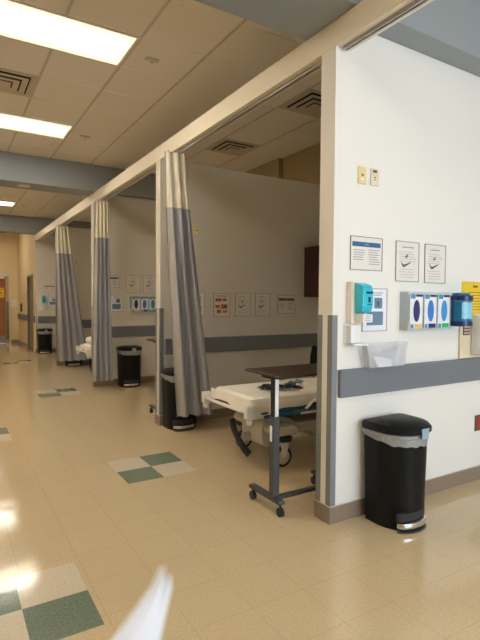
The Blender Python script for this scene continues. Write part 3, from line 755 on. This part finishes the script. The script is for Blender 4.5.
    # casters
    for xx in (.35, 1.69):
        for s in (-1, 1):
            rr = .090
            bm = B(); lathe(bm, [(.001, -.02), (.062, -.02), (.068, -.013), (.068, .013), (.062, .02), (.001, .02)], n=28)
            for v in bm.verts: v.co = Vector((v.co.x, v.co.z, v.co.y))
            wv = obj('wheel', bm, m_shroud, t, True); wv.location = (xx, s*.325, rr+.001)
            bm = B(); lathe(bm, [(.0685, -.016), (.090, -.013), (.090, .013), (.0685, .016)], n=32)
            for v in bm.verts: v.co = Vector((v.co.x, v.co.z, v.co.y))
            obj('tyre', bm, m_blackr, wv, True)
            bm = B(); prism(bm, [(xx-.02, .02+.075), (xx+.02, .075+.02), (xx+.05, .235), (xx-.045, .235)], 'Y', s*.325-.034, s*.325-.022, .004); prism(bm, [(xx-.02, .095), (xx+.02, .095), (xx+.05, .235), (xx-.045, .235)], 'Y', s*.325+.022, s*.325+.034, .004)
            obj('caster_fork', bm, m_bedw, t)
            bm = B(); lathe(bm, [(.001, .236), (.075, .236), (.082, .245), (.080, .268), (.001, .275)], (xx, s*.325, 0), n=24); obj('caster_cap', bm, m_blackr, t, True)
    # foot-end rocker pedal: black crescent on a grey hub
    bm = B(); pr = []
    for i in range(15):
        a = -1.15+2.3*i/14
        y = .03+.165*math.sin(a)+.02; z = .205+.135*math.sin(a); pr.append((.17-.06*math.cos(a), y, z))
    tube(bm, pr, [.026+.006*abs(math.sin(1.15*(i-7)/7)) for i in range(15)], n=10); tube(bm, [(.115, .05, .205), (.16, .06, .24), (.20, .04, .215)], .013)
    obj('rocker_pedal', bm, m_blackr, t, True)
    bm = B(); cyl(bm, (.15, .04, .205), (.223, .04, .205), .045, n=20); obj('pedal_hub', bm, m_shroud, t, True)
    # head-end push handles
    for s in (-1, 1):
        bm = B(); tube(bm, [(2.0, s*.28, .52), (2.06, s*.28, .56), (2.07, s*.28, .80), (2.03, s*.28, .86)], .014); obj('push_handle', bm, m_blackr, t, True)
    return t
ST = make_stretcher(); ST.location = (2.19, 3.765, 0); ST['label'] = 'stretcher with cream sheet in the nearest open bay behind the overbed table'
SU = copy_tree(ST); SU.location = (2.215, 9.13, 0); SU['label'] = 'farther stretcher whose white foot end shows between the two far curtains'
for o in (ST, SU): o['group'] = 'wheeled stretchers in the bays'

# rolled cuff / monitor leads on the bed
t = thing('pressure_cuff', 'crumpled dark green pressure cuff lying on the stretcher sheet', 'pressure cuff', (2.68, 3.64, .652)); t.scale = (1.15, 1.15, 1.0)
rnd = random.Random(9); bm = B()
for k in range(6):
    p = [(rnd.uniform(-.16, .16), rnd.uniform(-.07, .10), .010+.006*k)]
    for q in range(9):
        a = rnd.uniform(0, 2*PI); p.append((max(-.2, min(.26, p[-1][0]+.07*math.cos(a))), max(-.11, min(.13, p[-1][1]+.05*math.sin(a))), .010+.007*k+rnd.uniform(-.003, .006)))
    tube(bm, p, .007, n=6)
obj('tubing', bm, m_blackr, t, True)
bm = B()
for k in range(4):
    cx, cy, a = rnd.uniform(-.12, .12), rnd.uniform(-.05, .07), rnd.uniform(0, 3)
    rings = []
    for i in range(9):
        s = i/8-.5; x = cx+s*.20*math.cos(a); y = cy+s*.20*math.sin(a); z = .014+k*.010+.010*math.sin(i*1.3+k)
        nx_, ny_ = -math.sin(a)*.035, math.cos(a)*.035
        rings.append([(x-nx_, y-ny_, z), (x+nx_, y+ny_, z+.006), (x+nx_, y+ny_, z+.011), (x-nx_, y-ny_, z+.005)])
    loft(bm, rings, True)
obj('cuff', bm, m_cuff, t, True)
# pillow on far stretcher
bm = B(); rgs = []
for i in range(13):
    s = -1+2*i/12; rr = (1-abs(s)**4)**.5*.062+.004
    rgs.append([(rr*math.cos(2*PI*k/16)*1.25, s*.24, .066+rr*math.sin(2*PI*k/16)*(1+.05*math.sin(i*2.1+k))) for k in range(16)])
loft(bm, rgs, True)
plain('rolled_blanket', 'white rolled blanket on the foot of the farther stretcher', 'blanket', bm, m_sheet, loc=(2.33, 9.15, .652), smooth=True)

# wall cabinet on the back of the nearest bay
t = thing('wall_cabinet', 'dark maroon wall cabinet at the back of the stretcher bay', 'cabinet', (XB, 4.62, 1.527))
bm = B(); box(bm, -.285, -.002, -.65, .65, 0, .68, .003); obj('carcass', bm, m_maroon, t)
for k in range(3):
    bm = B(); y0 = -.65+k*.4335; box(bm, -.306, -.2855, y0+.003, y0+.430, .003, .677, .003); dd = obj('door', bm, m_maroon, t)
    bm = B(); tube(bm, [(-.3065, y0+.05, .06), (-.328, y0+.05, .07), (-.328, y0+.05, .16), (-.3065, y0+.05, .17)], .005, n=8); obj('handle', bm, m_chrome, dd, True)

# chair tucked in the back corner of the stretcher bay
t = thing('side_chair', 'black side chair in the dim back corner beyond the stretcher', 'chair', (4.24, 4.69, 0))
bm = B(); box(bm, -.20, .20, -.21, .21, .42, .47, .018); obj('seat', bm, m_black, t)
bm = B()
rings = []
for i in range(9):
    s = i/8; z = .52+.38*s; x = -.20-.02*math.sin(s*3)
    rings.append([(x+.03*0, -.19+.03*s*s, z), (x+.03, -.19+.03*s*s, z), (x+.03, .19-.03*s*s, z), (x, .19-.03*s*s, z)])
loft(bm, rings, True); obj('backrest', bm, m_black, t, True)
for sx_ in (-1, 1):
    for sy_ in (-1, 1):
        bm = B(); tube(bm, [(sx_*.19, sy_*.205, 0.002), (sx_*.17, sy_*.185, .419)], .012); obj('leg', bm, m_steel, t, True)
bm = B()
for s in (-1, 1): tube(bm, [(-.205, s*.12, .45), (-.215, s*.12, .53)], .010)
obj('back_support', bm, m_steel, t, True)

# folded paper close to the viewer
t = thing('folded_paper', 'blurred white folded paper poking up close at the bottom edge', 'paper', (.14, .42, 1.0))
def leaf(pts, thick, curve, nm, yoff):
    bm = B(); rings = []
    for (xl, xr, z) in pts:
        rg = []
        for i in range(7):
            s = i/6; rg.append((xl+(xr-xl)*s-.14, yoff+curve*math.sin(s*PI)-(1.2-z)*.15, z-1.0))
        rings.append(rg+[(a, b+thick, c) for a, b, c in reversed(rg)])
    loft(bm, rings, True); obj(nm, bm, m_paperw, t, True)
leaf([(.1700, .1740, 1.2115), (.1620, .1735, 1.198), (.1410, .1670, 1.178), (.108, .160, 1.150), (.070, .152, 1.115), (.03, .145, 1.07)], .0006, -.006, 'front_leaf', 0)
leaf([(.1775, .1815, 1.1990), (.1700, .1815, 1.186), (.150, .1745, 1.165), (.13, .166, 1.140), (.10, .158, 1.10), (.08, .15, 1.07)], .0006, -.004, 'back_leaf', .004)
